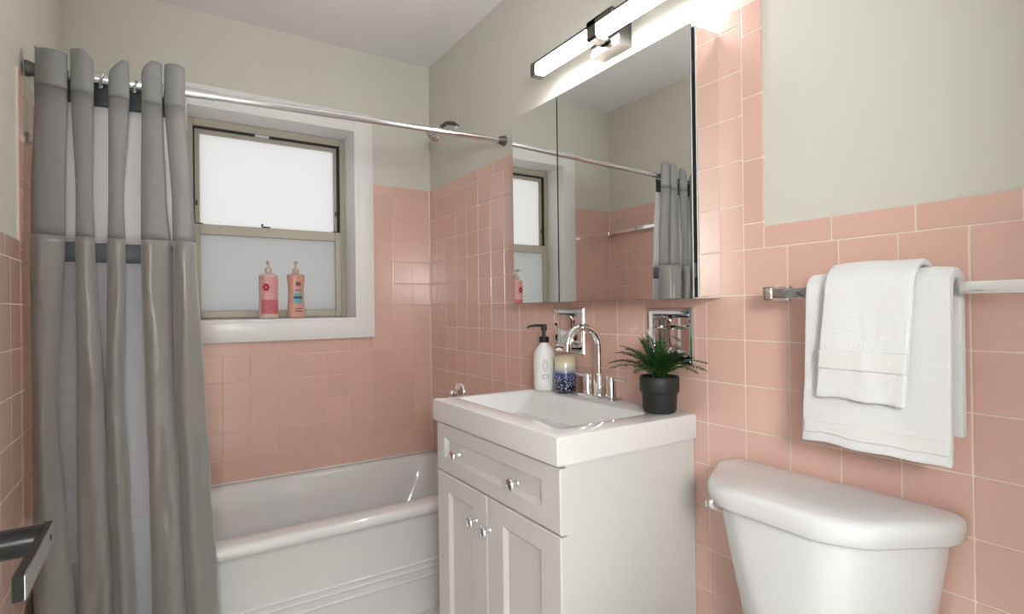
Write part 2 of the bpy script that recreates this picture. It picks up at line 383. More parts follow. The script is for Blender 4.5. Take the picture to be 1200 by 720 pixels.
# ------------------------------------------------------------------ bathtub
tb = thing('bathtub', 'white alcove bathtub with ribbed apron under the window', 'bathtub', (.44, 2.27, 0))
g = 0.002
ax0, ax1, ay1 = XL+g, XR-g, YB-g
rings = [rrect(ax0, ax1, 1.940, ay1, 0, .004), rrect(ax0, ax1, 1.940, ay1, .350, .004), rrect(ax0, ax1, 1.930, ay1, .368, .004),
         rrect(ax0, ax1, 1.917, ay1, .374, .004), rrect(ax0, ax1, 1.913, ay1, .385, .004), rrect(ax0, ax1, 1.914, ay1, .398, .004), rrect(ax0, ax1, 1.920, ay1, .407, .004),
         rrect(ax0, ax1, 1.930, ay1, .411, .004), rrect(ax0+.06, ax1-.035, 1.990, ay1-.030, .412, .06), rrect(ax0+.068, ax1-.043, 2.001, ay1-.040, .408, .07),
         rrect(ax0+.076, ax1-.050, 2.008, ay1-.048, .396, .08), rrect(ax0+.10, ax1-.058, 2.022, ay1-.060, .30, .09), rrect(ax0+.16, ax1-.10, 2.04, ay1-.075, .16, .14),
         rrect(ax0+.22, ax1-.13, 2.07, ay1-.10, .09, .15), rrect(ax0+.30, ax1-.18, 2.12, ay1-.15, .07, .15)]
obj('tub_shell', loft(BM(), rings), 'tubenamel', tb, 50)
for z in (.186, .163, .130):
    b_ = BM(); tube(b_, [(ax0+.01, 1.941, z), (ax1-.01, 1.941, z)], .006, 10); obj('apron_rib', b_, 'tubenamel', tb)
b_ = BM(); lathe(b_, [(.001, .003), (.026, .003), (.030, .0)], axis_mtx((.90, 2.35, .072), (0, 0, 1)), 20); obj('drain', b_, 'chrome', tb)

# ------------------------------------------------------------------ shower curtain rod
RY = 1.892
rodz = lambda x: 1.802 + (x-XL)/(XR-XL)*.042
rd = thing('shower_curtain_rod', 'straight satin chrome shower curtain rod spanning the tub alcove', 'curtain rod', (.44, RY, rodz(.44)))
b_ = BM(); tube(b_, [(.10, RY, rodz(.10)), (XR-.012, RY, rodz(XR))], .0115, 16); obj('inner_tube', b_, 'rodmetal', rd)
b_ = BM(); tube(b_, [(XL+.012, RY, rodz(XL)), (.14, RY, rodz(.14))], .0135, 16); obj('outer_tube', b_, 'rodmetal', rd)
for xx, s in ((XL, 1), (XR, -1)):
    b_ = BM(); lathe(b_, [(.021, 0.0005), (.021, .006), (.017, .018), (.0145, .03)], axis_mtx((xx - (0 if s > 0 else -PAINT), RY, rodz(xx)), (s, 0, 0)), 20)
    obj('end_flange', b_, 'nickel', rd)

# ------------------------------------------------------------------ shower curtain
sct = thing('shower_curtain', 'grey satin shower curtain with sheer window panel bunched against the left wall', 'shower curtain', (-.1, 1.86, .05))
LV = [(1.753, [(-.276, -.210), (-.203, -.154), (-.121, -.074), (-.045, .004), (.010, .061)]),
      (1.472, [(-.285, -.216), (-.194, -.158), (-.123, -.090), (-.049, .012), (.026, .080)]),
      (1.309, [(-.287, -.219), (-.196, -.154), (-.128, -.086), (-.050, .025), (.027, .085)]),
      (0.937, [(-.288, -.235), (-.196, -.138), (-.133, -.092), (-.044, .026), (.026, .103)]),
      (0.635, [(-.287, -.220), (-.197, -.127), (-.128, -.080), (-.036, .042), (.038, .116)]),
      (0.335, [(-.286, -.200), (-.195, -.117), (-.121, -.068), (-.033, .054), (.050, .133)]),
      (0.060, [(-.286, -.190), (-.192, -.105), (-.116, -.056), (-.030, .062), (.056, .145)])]
def edges(i, z):
    if z >= LV[0][0]: return LV[0][1][i]
    for (za, ea), (zb, eb) in zip(LV[:-1], LV[1:]):
        if z >= zb:
            t = (za-z)/(za-zb); t = t*t*(3-2*t)*.5 + t*.5
            return tuple(ea[i][k]*(1-t) + eb[i][k]*t for k in (0, 1))
    return LV[-1][1][i]
TOPS = [lambda u: 1.848+.012*max(0, -u-.5)*2, lambda u: 1.864-.040*max(0, u-.1), lambda u: 1.858-.05*max(0, -u+.2), lambda u: 1.872-.05*max(0, -u), lambda u: 1.874-.008*u*u]
def pleat(i, zs, wr_amp, front=1.0):
    bm = BM(); rows = []
    NA = 28
    for z in zs:
        row = []
        for k in range(NA+1):
            s = -1 + 2*k/NA; a = s*1.9
            zz = z if not callable(z) else z(s)
            e0, e1 = edges(i, zz); c_ = (e0+e1)/2; h = (e1-e0)/2
            dep = min(.044, .020+h*.75)*front
            x = c_ + h*math.sin(a)/1.0*(1 if abs(a) < PI/2 else 1) 
            y = 1.872 - dep*(math.cos(a)-math.cos(1.9))/(1-math.cos(1.9))
            low = max(0, min(1, (1.34-zz)/.5))
            n1 = noise.noise(Vector((x*16+i*7, zz*2.1, i*3.1))); n2 = noise.noise(Vector((x*40+i*5, zz*9, i)))
            fold = noise.noise(Vector((s*1.6+i*11, zz*1.3, 4.2)))
            amp = math.cos(s*PI/2)
            y += amp*(wr_amp*(.016*n1 + .005*n2)) + .011*fold*amp*low
            x += wr_amp*.004*n1*(1-abs(s))
            # soft sideways creases, as the satin has them at arm's height
            for zc, sh in ((.72, .55), (.52, -.2), (.93, .1), (1.22, -.3), (.40, .4)):
                zc2 = zc + .05*math.sin(i*2.3+zc*7)
                d = (zz - zc2 - .05*(s-sh))/.012
                y += wr_amp*.006*math.exp(-d*d)*amp*low*(1 if (i+int(zc*10)) % 2 else .4)
            x = max(x, XL+.010)
            row.append(bm.verts.new((x, y, zz)))
        rows.append(row)
    for r0, r1 in zip(rows[:-1], rows[1:]):
        for k in range(NA): bm.faces.new((r0[k], r0[k+1], r1[k+1], r1[k]))
    return bm
def frange(a, b, n): return [a + (b-a)*k/n for k in range(n+1)]
for i in range(5):
    zt = TOPS[i]
    hz = [(lambda s, t=t, f=zt: f(s)*(1-t) + 1.752*t) for t in frange(0, 1, 8)]
    hd = obj('heading', pleat(i, hz, .35, .62), 'header', sct, 60)
    sh = obj('sheer_panel', pleat(i, frange(1.752, 1.356, 16), .5, .62), 'sheer', sct, 60)
    bd = obj('pleat', pleat(i, frange(1.358, .06, 70), 1.0), 'satin', sct, 60)
    for o in (hd, sh, bd):
        sm = o.modifiers.new('thick', 'SOLIDIFY'); sm.thickness = .0012; sm.offset = 0
def liner_sheet(za, zb, n, y_off=0.0, xs0=-.285):
    bm = BM(); rows = []
    for z in frange(za, zb, n):
        e1 = edges(4, z)[1] - .010; row = []
        yb = 1.914 if z > 1.3 else 1.914 - .020*min(1, (1.3-z)/.8)
        for k in range(81):
            x = xs0 + (e1-xs0)*k/80
            y = yb + y_off + .0035*math.sin(x*75+z*1.2) + .002*noise.noise(Vector((x*20, z*4, 2)))
            row.append(bm.verts.new((x, y, z)))
        rows.append(row)
    for r0, r1 in zip(rows[:-1], rows[1:]):
        for k in range(80): bm.faces.new((r0[k], r0[k+1], r1[k+1], r1[k]))
    return bm
for nm, za, zb, n, m_ in (('back_heading', 1.800, 1.735, 4, 'linershade'), ('liner_window', 1.735, 1.350, 12, 'linersheer'), ('liner_band', 1.350, 1.295, 3, 'linerband'), ('liner', 1.295, .10, 40, 'liner')):
    o = obj(nm, liner_sheet(za, zb, n), m_, sct, 60)
    sm = o.modifiers.new('thick', 'SOLIDIFY'); sm.thickness = .001; sm.offset = 0
for k, x in enumerate((-.138, -.060, .007)):      # the rings that carry the heading on the rod
    b_ = BM(); tube(b_, [(x+.004*math.sin(a), RY + .021*math.cos(a), rodz(x)-.006+.021*math.sin(a)) for a in frange(0, 2*PI, 24)], .003, 8, False); obj('ring', b_, 'linersheer' if k == 2 else 'chrome', sct)

# ------------------------------------------------------------------ shower head and bath valve
sh = thing('overhead_shower', 'small chrome shower head on bent arm above the tub', 'shower head', (XR, 2.315, 2.035))
b_ = BM(); lathe(b_, [(.027, 0), (.027, .004), (.012, .012)], axis_mtx((XR+PAINT, 2.315, 2.035), (-1, 0, 0)), 20); obj('flange', b_, 'chrome', sh)
b_ = BM(); tube(b_, [(XR+.004, 2.315, 2.035), (XR-.03, 2.315, 2.037), (XR-.055, 2.31, 2.030), (XR-.085, 2.30, 2.005), (XR-.100, 2.295, 1.985)], .0095, 12); obj('arm', b_, 'nickel', sh)
hd = obj('head', lathe(BM(), [(.010, -.012), (.014, 0), (.016, .012), (.034, .030), (.041, .036), (.041, .046), (.037, .048)], axis_mtx((XR-.102, 2.294, 1.985), (-.72, -.10, -.80)), 24), 'chrome', sh)
mt = axis_mtx((XR-.102, 2.294, 1.985), (-.72, -.10, -.80))
b_ = BM()
for r, n in ((.009, 6), (.019, 10), (.029, 15)):
    for k in range(n):
        a = 2*PI*k/n; lathe(b_, [(.0024, .047), (.0022, .051)], mt @ Matrix.Translation((r*math.cos(a), r*math.sin(a), 0)), 6)
obj('nozzles', b_, 'black', hd)
bv = thing('bath_valve', 'round chrome bath valve plate low on the tub side wall', 'bath valve', (XR, 2.305, .757))
b_ = BM(); lathe(b_, [(.052, 0), (.052, .004), (.044, .014), (.026, .020), (.020, .024)], axis_mtx((XR, 2.305, .757), (-1, 0, 0)), 28); obj('escutcheon', b_, 'chrome', bv)
b_ = BM(); lathe(b_, [(.018, .02), (.020, .030), (.020, .052), (.015, .058)], axis_mtx((XR, 2.305, .757), (-1, 0, 0)), 20); obj('handle', b_, 'chrome', bv)
ts = thing('tub_spout', 'chrome tub spout above the tub rim', 'tub spout', (XR, 2.27, .53))
b_ = BM(); tube(b_, [(XR, 2.27, .53), (XR-.06, 2.27, .53), (XR-.10, 2.27, .525), (XR-.125, 2.27, .505)], [.026, .025, .024, .020], 16); obj('spout_body', b_, 'chrome', ts)

# ------------------------------------------------------------------ vanity
va = thing('vanity_cabinet', 'cream white vanity cabinet with one drawer and two panel doors', 'cabinet', (.96, 1.265, 0))
VY0, VY1 = .954, 1.582
b_ = BM(); 
for a in ((.748, XR-.002, VY0, VY0+.016, .10, .803), (.748, XR-.002, VY1-.016, VY1, .10, .803), (.748, .762, VY0+.016, VY1-.016, .10, .803), (XR-.010, XR-.002, VY0+.016, VY1-.016, .10, .803), (.762, XR-.010, VY0+.016, VY1-.016, .10, .116)): box(b_, *a)
box(b_, .80, XR-.002, VY0+.01, VY1-.01, .0, .10); obj('carcass', b_, 'vanity', va)
def front(bm, y0, y1, z0, z1, iy0, iy1, iz0, iz1):
    R = lambda a, b, c_, d, x: [Vector((x, a, c_)), Vector((x, b, c_)), Vector((x, b, d)), Vector((x, a, d))]
    loft(bm, [R(y0, y1, z0, z1, .7478), R(y0, y1, z0, z1, .731), R(y0+.003, y1-.003, z0+.003, z1-.003, .728),
              R(iy0-.002, iy1+.002, iz0-.002, iz1+.002, .728), R(iy0, iy1, iz0, iz1, .7295), R(iy0+.010, iy1-.010, iz0+.010, iz1-.010, .738), R(iy0+.014, iy1-.014, iz0+.014, iz1-.014, .7385)])
    return bm
dr = obj('drawer', front(BM(), .945, 1.578, .650, .797, 1.018, 1.525, .694, .756), 'vanity', va, 30)
d1 = obj('door', front(BM(), 1.269, 1.578, .110, .646, 1.350, 1.500, .185, .592), 'vanity', va, 30)
d2 = obj('door', front(BM(), .945, 1.266, .110, .646, 1.022, 1.186, .185, .592), 'vanity', va, 30)
def knob(y, z, par):
    b_ = BM(); lathe(b_, [(.008, 0), (.006, .004), (.005, .012), (.009, .017), (.015, .019), (.016, .022), (.014, .026), (.006, .028)], axis_mtx((.7285, y, z), (-1, 0, 0)), 20)
    k = obj('knob', b_, 'chrome', par); return k
for y, z, p in ((1.430, .724, dr), (1.118, .722, dr), (1.330, .562, d1), (1.256, .560, d2)): knob(y, z, p)
vt = thing('washbasin', 'white ceramic vanity top with rectangular sunken basin', 'sink', (.96, 1.27, .803))
cx0, cx1, cy0, cy1 = .721, XR-.001, .944, 1.595
bx0, bx1, by0, by1 = .795, 1.075, 1.022, 1.553
rings = [rrect(cx0, cx1, cy0, cy1, .8035, .004), rrect(cx0, cx1, cy0, cy1, .860, .005), rrect(cx0+.002, cx1, cy0+.002, cy1-.002, .866, .006), rrect(cx0+.007, cx1, cy0+.007, cy1-.007, .868, .007),
         rrect(bx0-.006, bx1+.006, by0-.006, by1+.006, .868, .012), rrect(bx0-.001, bx1+.001, by0-.001, by1+.001, .8665, .012), rrect(bx0+.003, bx1-.003, by0+.003, by1-.003, .862, .013),
         rrect(bx0+.012, bx1-.035, by0+.012, by1-.012, .835, .02), rrect(bx0+.03, bx1-.10, by0+.04, by1-.045, .775, .03), rrect(bx0+.05, bx1-.12, by0+.07, by1-.075, .7635, .03)]
obj('basin_top', loft(BM(), rings), 'ceramic', vt, 35)
b_ = BM(); lathe(b_, [(.003, .0045), (.018, .004), (.022, 0)], axis_mtx((.895, 1.287, .7637), (0, 0, 1)), 20); obj('drain', b_, 'chrome', vt)
# faucet
fa = thing('faucet', 'chrome gooseneck basin faucet with two lever handles', 'faucet', (1.125, 1.262, .868))
FX, FYc = 1.128, 1.262
b_ = BM(); box(b_, FX-.024, FX+.024, FYc-.080, FYc+.080, .868, .884, .005, 3); obj('deck_plate', b_, 'chrome', fa)
pts = [(FX, FYc, .88), (FX, FYc, .95), (FX, FYc, 1.03)] + [(FX-.062+.062*math.cos(a), FYc, 1.03+.062*math.sin(a)) for a in frange(.15, PI*.93, 16)]
last = pts[-1]; pts.append((last[0]-.001, FYc, last[2]-.022))
b_ = BM(); tube(b_, pts, .0115, 16); lathe(b_, [(.016, 0), (.016, .062), (.0118, .066)], Matrix.Translation((FX, FYc, .884)), 20); obj('spout', b_, 'chrome', fa)
for s in (1, -1):
    y = FYc + s*.054
    h = obj('handle', lathe(BM(), [(.016, 0), (.0165, .004), (.0145, .012), (.0145, .056), (.012, .060)], Matrix.Translation((FX, y, .884)), 20), 'chrome', fa)
    b_ = BM(); box(b_, FX-.006, FX+.006, min(y, y+s*.062), max(y, y+s*.062), .934, .941, .002, 2); obj('lever', b_, 'chrome', h)

# ------------------------------------------------------------------ things on the counter
sd = thing('soap_dispenser', 'matte white soap bottle with black pump beside the faucet', 'soap dispenser', (1.105, 1.515, .868))
S = Matrix.Translation((1.105, 1.515, .8685))
sb = obj('bottle', lathe(BM(), [(.030, 0), (.034, .003), (.036, .012), (.037, .06), (.037, .115), (.035, .130), (.028, .145), (.018, .156), (.015, .160), (.015, .168)], S, 28), 'soapwhite', sd, 50)
pm = obj('pump', lathe(BM(), [(.016, .165), (.017, .167), (.017, .183), (.015, .185), (.006, .186), (.006, .205), (.010, .206), (.010, .225), (.007, .228)], S, 20), 'black', sd, 40)
b_ = BM(); tube(b_, [S @ Vector((0, 0, .222)), S @ Vector((-.020, .020, .224)), S @ Vector((-.036, .034, .221)), S @ Vector((-.043, .040, .215))], [.0055, .005, .004, .003], 10); obj('nozzle', b_, 'black', pm)
# the printed marks: a long ring and a small letter O between two strokes, on the side that faces the door
def on_bottle(r, ang, z): return S @ Vector((r*math.cos(ang), r*math.sin(ang), z))
b_ = BM(); A0 = math.radians(-122)
def ring_mark(bm, zc, hw, hh, t): tube(bm, [on_bottle(.0372, A0 + hw/.037*math.cos(a), zc + hh*math.sin(a)) for a in frange(0, 2*PI, 28)], t, 6, False)
ring_mark(b_, .088, .0085, .020, .0007); ring_mark(b_, .088, .0035, .014, .0006); ring_mark(b_, .051, .0055, .0085, .0007)
for s in (-1, 1): tube(b_, [on_bottle(.0372, A0 + s*.0098/.037, .040), on_bottle(.0372, A0 + s*.0098/.037, .061)], .0006, 6)
obj('printed_marks', b_, 'ink', sb)
def grad_mat(name):
    m, t, b = nt(name); tc = t.nodes.new('ShaderNodeTexCoord'); sp = t.nodes.new('ShaderNodeSeparateXYZ'); cr = t.nodes.new('ShaderNodeValToRGB')
    t.links.new(tc.outputs['Generated'], sp.inputs[0]); t.links.new(sp.outputs['Z'], cr.inputs[0])
    e = cr.color_ramp.elements; e[0].position = 0.0; e[0].color = (.005, .007, .02, 1); e[1].position = .97; e[1].color = (.55, .47, .30, 1)
    for p, c_ in ((.25, (.006, .012, .045, 1)), (.54, (.03, .06, .20, 1)), (.66, (.50, .52, .50, 1)), (.80, (.66, .60, .42, 1))):
        q = e.new(p); q.color = c_
    v = t.nodes.new('ShaderNodeTexVoronoi'); v.inputs['Scale'].default_value = 240; t.links.new(tc.outputs['Object'], v.inputs['Vector'])
    n = t.nodes.new('ShaderNodeTexNoise'); n.inputs['Scale'].default_value = 45; t.links.new(tc.outputs['Object'], n.inputs['Vector'])
    lt = t.nodes.new('ShaderNodeMath'); lt.operation = 'LESS_THAN'; lt.inputs[1].default_value = .30; t.links.new(v.outputs['Distance'], lt.inputs[0])
    l2 = t.nodes.new('ShaderNodeMath'); l2.operation = 'LESS_THAN'; l2.inputs[1].default_value = .50; t.links.new(sp.outputs['Z'], l2.inputs[0])
    l3 = t.nodes.new('ShaderNodeMath'); l3.operation = 'GREATER_THAN'; l3.inputs[1].default_value = .42; t.links.new(n.outputs['Fac'], l3.inputs[0])
    mu = t.nodes.new('ShaderNodeMath'); mu.operation = 'MULTIPLY'; t.links.new(lt.outputs[0], mu.inputs[0]); t.links.new(l2.outputs[0], mu.inputs[1])
    m2 = t.nodes.new('ShaderNodeMath'); m2.operation = 'MULTIPLY'; t.links.new(mu.outputs[0], m2.inputs[0]); t.links.new(l3.outputs[0], m2.inputs[1])
    mx = t.nodes.new('ShaderNodeMix'); mx.data_type = 'RGBA'; mx.inputs['B'].default_value = (.75, .8, .85, 1)
    t.links.new(m2.outputs[0], mx.inputs['Factor']); t.links.new(cr.outputs[0], mx.inputs['A']); t.links.new(mx.outputs['Result'], b.inputs['Base Color'])
    b.inputs['Roughness'].default_value = .12; b.inputs['Coat Weight'].default_value = .5
    return m
M['candle'] = grad_mat('speckled_blue_glaze'); M['wax'] = mat('cream_wax', (.72, .66, .50), .6)
cj = thing('candle_jar', 'cream to navy speckled glass candle jar beside the soap bottle', 'candle', (1.128, 1.430, .868))
S = Matrix.Translation((1.128, 1.430, .8685))
obj('jar', lathe(BM(), [(.030, 0), (.034, .002), (.037, .010), (.0375, .055), (.036, .070), (.0345, .080), (.0345, .120), (.033, .122), (.0315, .120), (.0315, .112)], S, 32, True, False), 'candle', cj, 50)
b_ = BM(); lathe(b_, [(.0318, .090), (.0316, .1125)], S, 28); obj('wax', b_, 'wax', cj)
b_ = BM(); tube(b_, [S @ Vector((0, 0, .112)), S @ Vector((.001, 0, .119))], .001, 6); obj('wick', b_, 'black', cj)

# potted fern
pf = thing('potted_fern', 'small green fern in a stepped matte black pot', 'potted plant', (1.120, 1.014, .868))
PX, PY = 1.120, 1.014
S = Matrix.Translation((PX, PY, .8685))
obj('pot', lathe(BM(), [(.036, 0), (.042, .003), (.045, .012), (.046, .050), (.0475, .052), (.0515, .057), (.0520, .095), (.0505, .097), (.0475, .096), (.0465, .085)], S, 36, True, False), 'pot', pf, 40)
b_ = BM(); lathe(b_, [(.0470, .060), (.0468, .086), (.02, .090)], S, 28); obj('soil', b_, 'soil', pf)
def leaf_mat(name, a, b2):
    m, t, b = nt(name); out = t.nodes['Material Output']; oi = t.nodes.new('ShaderNodeObjectInfo'); cr = t.nodes.new('ShaderNodeMix'); cr.data_type = 'RGBA'
    cr.inputs['A'].default_value = (*a, 1); cr.inputs['B'].default_value = (*b2, 1); t.links.new(oi.outputs['Random'], cr.inputs['Factor'])
    t.links.new(cr.outputs['Result'], b.inputs['Base Color']); b.inputs['Roughness'].default_value = .35
    tr = t.nodes.new('ShaderNodeBsdfTranslucent'); t.links.new(cr.outputs['Result'], tr.inputs[0]); mx = t.nodes.new('ShaderNodeMixShader'); mx.inputs[0].default_value = .2
    t.links.new(b.outputs[0], mx.inputs[1]); t.links.new(tr.outputs[0], mx.inputs[2]); t.links.new(mx.outputs[0], out.inputs['Surface'])
    return m
M['leaf'] = leaf_mat('fern_green', (.008, .035, .010), (.030, .120, .014))
M['leafy'] = leaf_mat('fresh_fern_green', (.035, .140, .012), (.07, .22, .02))
def frond(ang, elev, L, droop, n=15, m_='leaf'):
    if m_ == 'leafy': n = 10
    bm = BM(); d = Vector((math.cos(ang), math.sin(ang), 0)); base = S @ Vector((d.x*.008, d.y*.008, .088))
    pts = []; p = base.copy(); e = elev
    for k in range(n+1):
        pts.append(p.copy()); p = p + (d*math.cos(e) + Vector((0, 0, 1))*math.sin(e))*(L/n); e -= droop/n
    for q in pts:
        if q.x > XR-.026: q.x = XR-.026 - (q.x-(XR-.026))*.1
    tube(bm, pts, [.0014*(1-.7*k/n) for k in range(n+1)], 5)
    side = d.cross(Vector((0, 0, 1)))
    for k in range(3, n+1):
        for sub in (0, .5):
            if sub and (k == n or m_ == 'leafy'): continue
            a = pts[k]; tdir = (pts[min(n, k+1)]-pts[k-1]).normalized()
            if sub: a = (pts[k]+pts[k+1])/2
            t = k/n; ll = .026*math.sin(PI*min(1, .18+.80*t))*(L/.14)**.5 + .004
            for s in (-1, 1):
                o = (side*s*.78 + tdir*.72 + Vector((0, 0, random.uniform(-.12, .25)))).normalized()
                nrm = tdir*.0019; tip = a + o*ll + Vector((0, 0, -.12*ll)); mid = a + o*ll*.5 + Vector((0, 0, .04*ll))
                if tip.x > XR-.022: tip.x = XR-.022
                if mid.x > XR-.022: mid.x = XR-.022
                v = [bm.verts.new(q) for q in (a, mid + nrm, tip, mid - nrm)]
                bm.faces.new(v)
    return obj('frond', bm, m_, pf, 0)
random.seed(21)
NF = 44
for k in range(NF):
    a = 2*PI*k/NF*3.0 + random.uniform(-.2, .2)
    ring = k % 3
    el = (1.42, 1.16, .92)[ring] + random.uniform(-.1, .1); L = (.128, .152, .150)[ring]*random.uniform(.9, 1.1)
    if math.cos(a) > .5: L *= .62; el += .25
    if math.sin(a) > .5 and ring: L *= .88
    frond(a, el, L, (.6, 1.15, 1.35)[ring], m_='leafy' if ring == 0 and k % 2 == 0 else 'leaf')

# ------------------------------------------------------------------ recessed chrome dishes in the wall
for (y0, y1, z0, z1), lab in zip(DISH, ('recessed chrome soap dish in the tile behind the faucet', 'recessed chrome tumbler niche in the tile behind the fern')):
    t = thing('recessed_dish', lab, 'soap dish', (XR, (y0+y1)/2, z0))
    def R(ins, x): return [Vector((x, y0+ins, z0+ins)), Vector((x, y1-ins, z0+ins)), Vector((x, y1-ins, z1-ins)), Vector((x, y0+ins, z1-ins))]
    b_ = BM(); loft(b_, [R(-.016, XR-.0005), R(-.017, XR-.004), R(-.013, XR-.009), R(-.008, XR-.009), R(0, XR-.004), R(.001, XR-.002)], False, False); obj('rim', b_, 'chrome', t, 30)
    b_ = BM(); rr = lambda ins, x, r: [Vector((x, q.x, q.y)) for q in rrect(y0+ins, y1-ins, z0+ins, z1-ins, 0, r, 5)]
    loft(b_, [rr(.001, XR-.0025, .004), rr(.003, XR+.004, .008), rr(.004, XR+.045, .012), rr(.012, XR+.058, .016)], False, True); obj('niche', b_, 'chrome', t, 40)
    b_ = BM(); box(b_, XR-.018, XR+.050, y0+.006, y1-.006, z0+.006, z0+.014, .003, 2); obj('tray', b_, 'chrome', t)
    if 'tumbler' in lab:
        b_ = BM(); tube(b_, [(XR+.03, y0+.004, z0+.085), (XR-.004, y0+.02, z0+.085), (XR-.014, (y0+y1)/2, z0+.085), (XR-.004, y1-.02, z0+.085), (XR+.03, y1-.004, z0+.085)], .003, 8); obj('holder_bar', b_, 'chrome', t)

# ------------------------------------------------------------------ medicine cabinet
mc = thing('medicine_cabinet', 'frameless mirrored medicine cabinet with two doors above the basin', 'cabinet', (1.14, 1.26, 1.172))
MY0, MY1, MZ0, MZ1, MXF = .866, 1.660, 1.172, 1.838, 1.0985
b_ = BM(); box(b_, MXF+.001, XR-.0005, MY0+.003, MY1-.003, MZ0+.001, MZ1-.001); obj('carcass', b_, 'gapshade', mc, 0)
b_ = BM(); box(b_, MXF, XR-.0005, MY0, MY0+.003, MZ0, MZ1, .0005, 1); obj('side_mirror', b_, 'mirror', mc)
b_ = BM(); box(b_, MXF, XR-.0005, MY1-.003, MY1, MZ0, MZ1, .0005, 1); obj('side_mirror', b_, 'mirror', mc)
b_ = BM(); box(b_, MXF-.0004, MXF+.0012, MY0-.0006, MY0+.0010, MZ0, MZ1); obj('edge_trim', b_, 'glassedge', mc, 0)
b_ = BM(); box(b_, MXF, XR-.0005, MY0, MY1, MZ1-.001, MZ1+.001); obj('top_panel', b_, 'white', mc, 0)
b_ = BM(); box(b_, MXF, XR-.0005, MY0, MY1, MZ0-.001, MZ0+.001); obj('bottom_panel', b_, 'white', mc, 0)
for a, b2 in ((MY0, 1.3915), (1.3965, MY1)):
    b_ = BM(); box(b_, 1.0800, 1.0814, a, b2, MZ0-.002, MZ1+.001); d = obj('door', b_, 'gapshade', mc, 0)
    b_ = BM(); box(b_, 1.0792, 1.0800, a+.0008, b2-.0008, MZ0-.0012, MZ1+.0002); obj('mirror', b_, 'mirror', d, 0)
    b_ = BM(); box(b_, 1.0814, 1.0862, a+.0004, b2-.0004, MZ0-.001, MZ1); obj('door_back', b_, 'gapshade', d, 0)
    if a == MY0:
        b_ = BM(); box(b_, 1.0794, 1.0816, a-.0008, a-.0001, MZ0-.002, MZ1+.001); obj('glass_edge', b_, 'glassedge', d, 0)
for z in (MZ0+.05, MZ0+.55):
    b_ = BM(); box(b_, 1.0864, MXF+.0008, MY0+.006, MY0+.03, z, z+.035, .001, 1); obj('hinge', b_, 'nickel', mc)

# ------------------------------------------------------------------ vanity light
vl = thing('vanity_light', 'lit bar vanity light with brushed nickel bracket above the mirror', 'wall lamp', (XR, 1.235, 2.0))
b_ = BM(); box(b_, 1.140, XR+PAINT, 1.168, 1.292, 1.932, 2.045, .002, 2); obj('backplate', b_, 'nickel', vl)
LX0, LX1, LZ0, LZ1, LY0, LY1 = 1.086, 1.124, 1.960, 1.998, .890, 1.548
b_ = BM(); box(b_, LX0+.002, LX1, LY0+.024, LY1-.026, LZ0, LZ1, .006, 3); obj('diffuser', b_, 'glow', vl)
b_ = BM(); box(b_, LX0+.004, LX1+.004, LY0, LY1, LZ1+.0005, LZ1+.004, .0008, 1); box(b_, LX1+.0005, LX1+.004, LY0, LY1, LZ0+.002, LZ1+.004, .0008, 1); box(b_, LX0-.001, LX0+.004, LY0, LY1, LZ1-.004, LZ1+.004, .0006, 1); obj('channel', b_, 'nickel', vl)
for a in (LY0, LY1-.028):
    b_ = BM(); box(b_, LX0-.002, LX1+.004, a, a+.028, LZ0-.003, LZ1+.004, .002, 2); obj('end_cap', b_, 'nickel', vl)
b_ = BM(); ya, yb = 1.205, 1.245
box(b_, LX0-.006, LX0, ya, yb, LZ0-.010, LZ1+.011, .001, 1); box(b_, LX0-.006, LX1+.02, ya, yb, LZ0-.010, LZ0-.003, .001, 1)
box(b_, LX0-.006, 1.142, ya-.07, yb, LZ1+.005, LZ1+.011, .001, 1); box(b_, LX0-.006, LX0-.001, ya-.07, yb, LZ1-.008, LZ1+.011, .001, 1); box(b_, LX1+.005, 1.142, ya, yb, LZ0-.010, LZ1+.008, .001, 1)
obj('bracket', b_, 'nickel', vl)

# ------------------------------------------------------------------ towel bars
def towel_bar(label, xw, s, ya, yb, z, xo=.078):
    t = thing('towel_bar', label, 'towel bar', (xw, (ya+yb)/2, z), None)
    xb = xw + s*xo
    b_ = BM(); box(b_, xb-.005, xb+.005, ya+.012, yb-.012, z-.0105, z+.0105, .001, 2); obj('bar', b_, 'chrome', t)
    for yy, q in ((ya, 1), (yb, -1)):
        b_ = BM(); xs = sorted((xw + s*.001, xb + s*.008)); ys = sorted((yy, yy + q*.020)); box(b_, xs[0], xs[1], ys[0], ys[1], z-.0155, z+.0155, .0025, 2)
        xs = sorted((xb - s*.008, xb + s*.008)); ys = sorted((yy, yy + q*.058)); box(b_, xs[0], xs[1], ys[0], ys[1], z+.0110, z+.0155, .001, 1); box(b_, xs[0], xs[1], ys[0], ys[1], z-.0155, z-.0110, .001, 1)
        obj('bracket', b_, 'chrome', t)
    return t
towel_bar('square chrome towel bar holding the white towels beside the toilet', XR, -1, .02, .700, 1.176)
towel_bar('square chrome towel bar on the tub end wall behind the curtain', XL, 1, 1.905, 2.595, 1.626, .055)

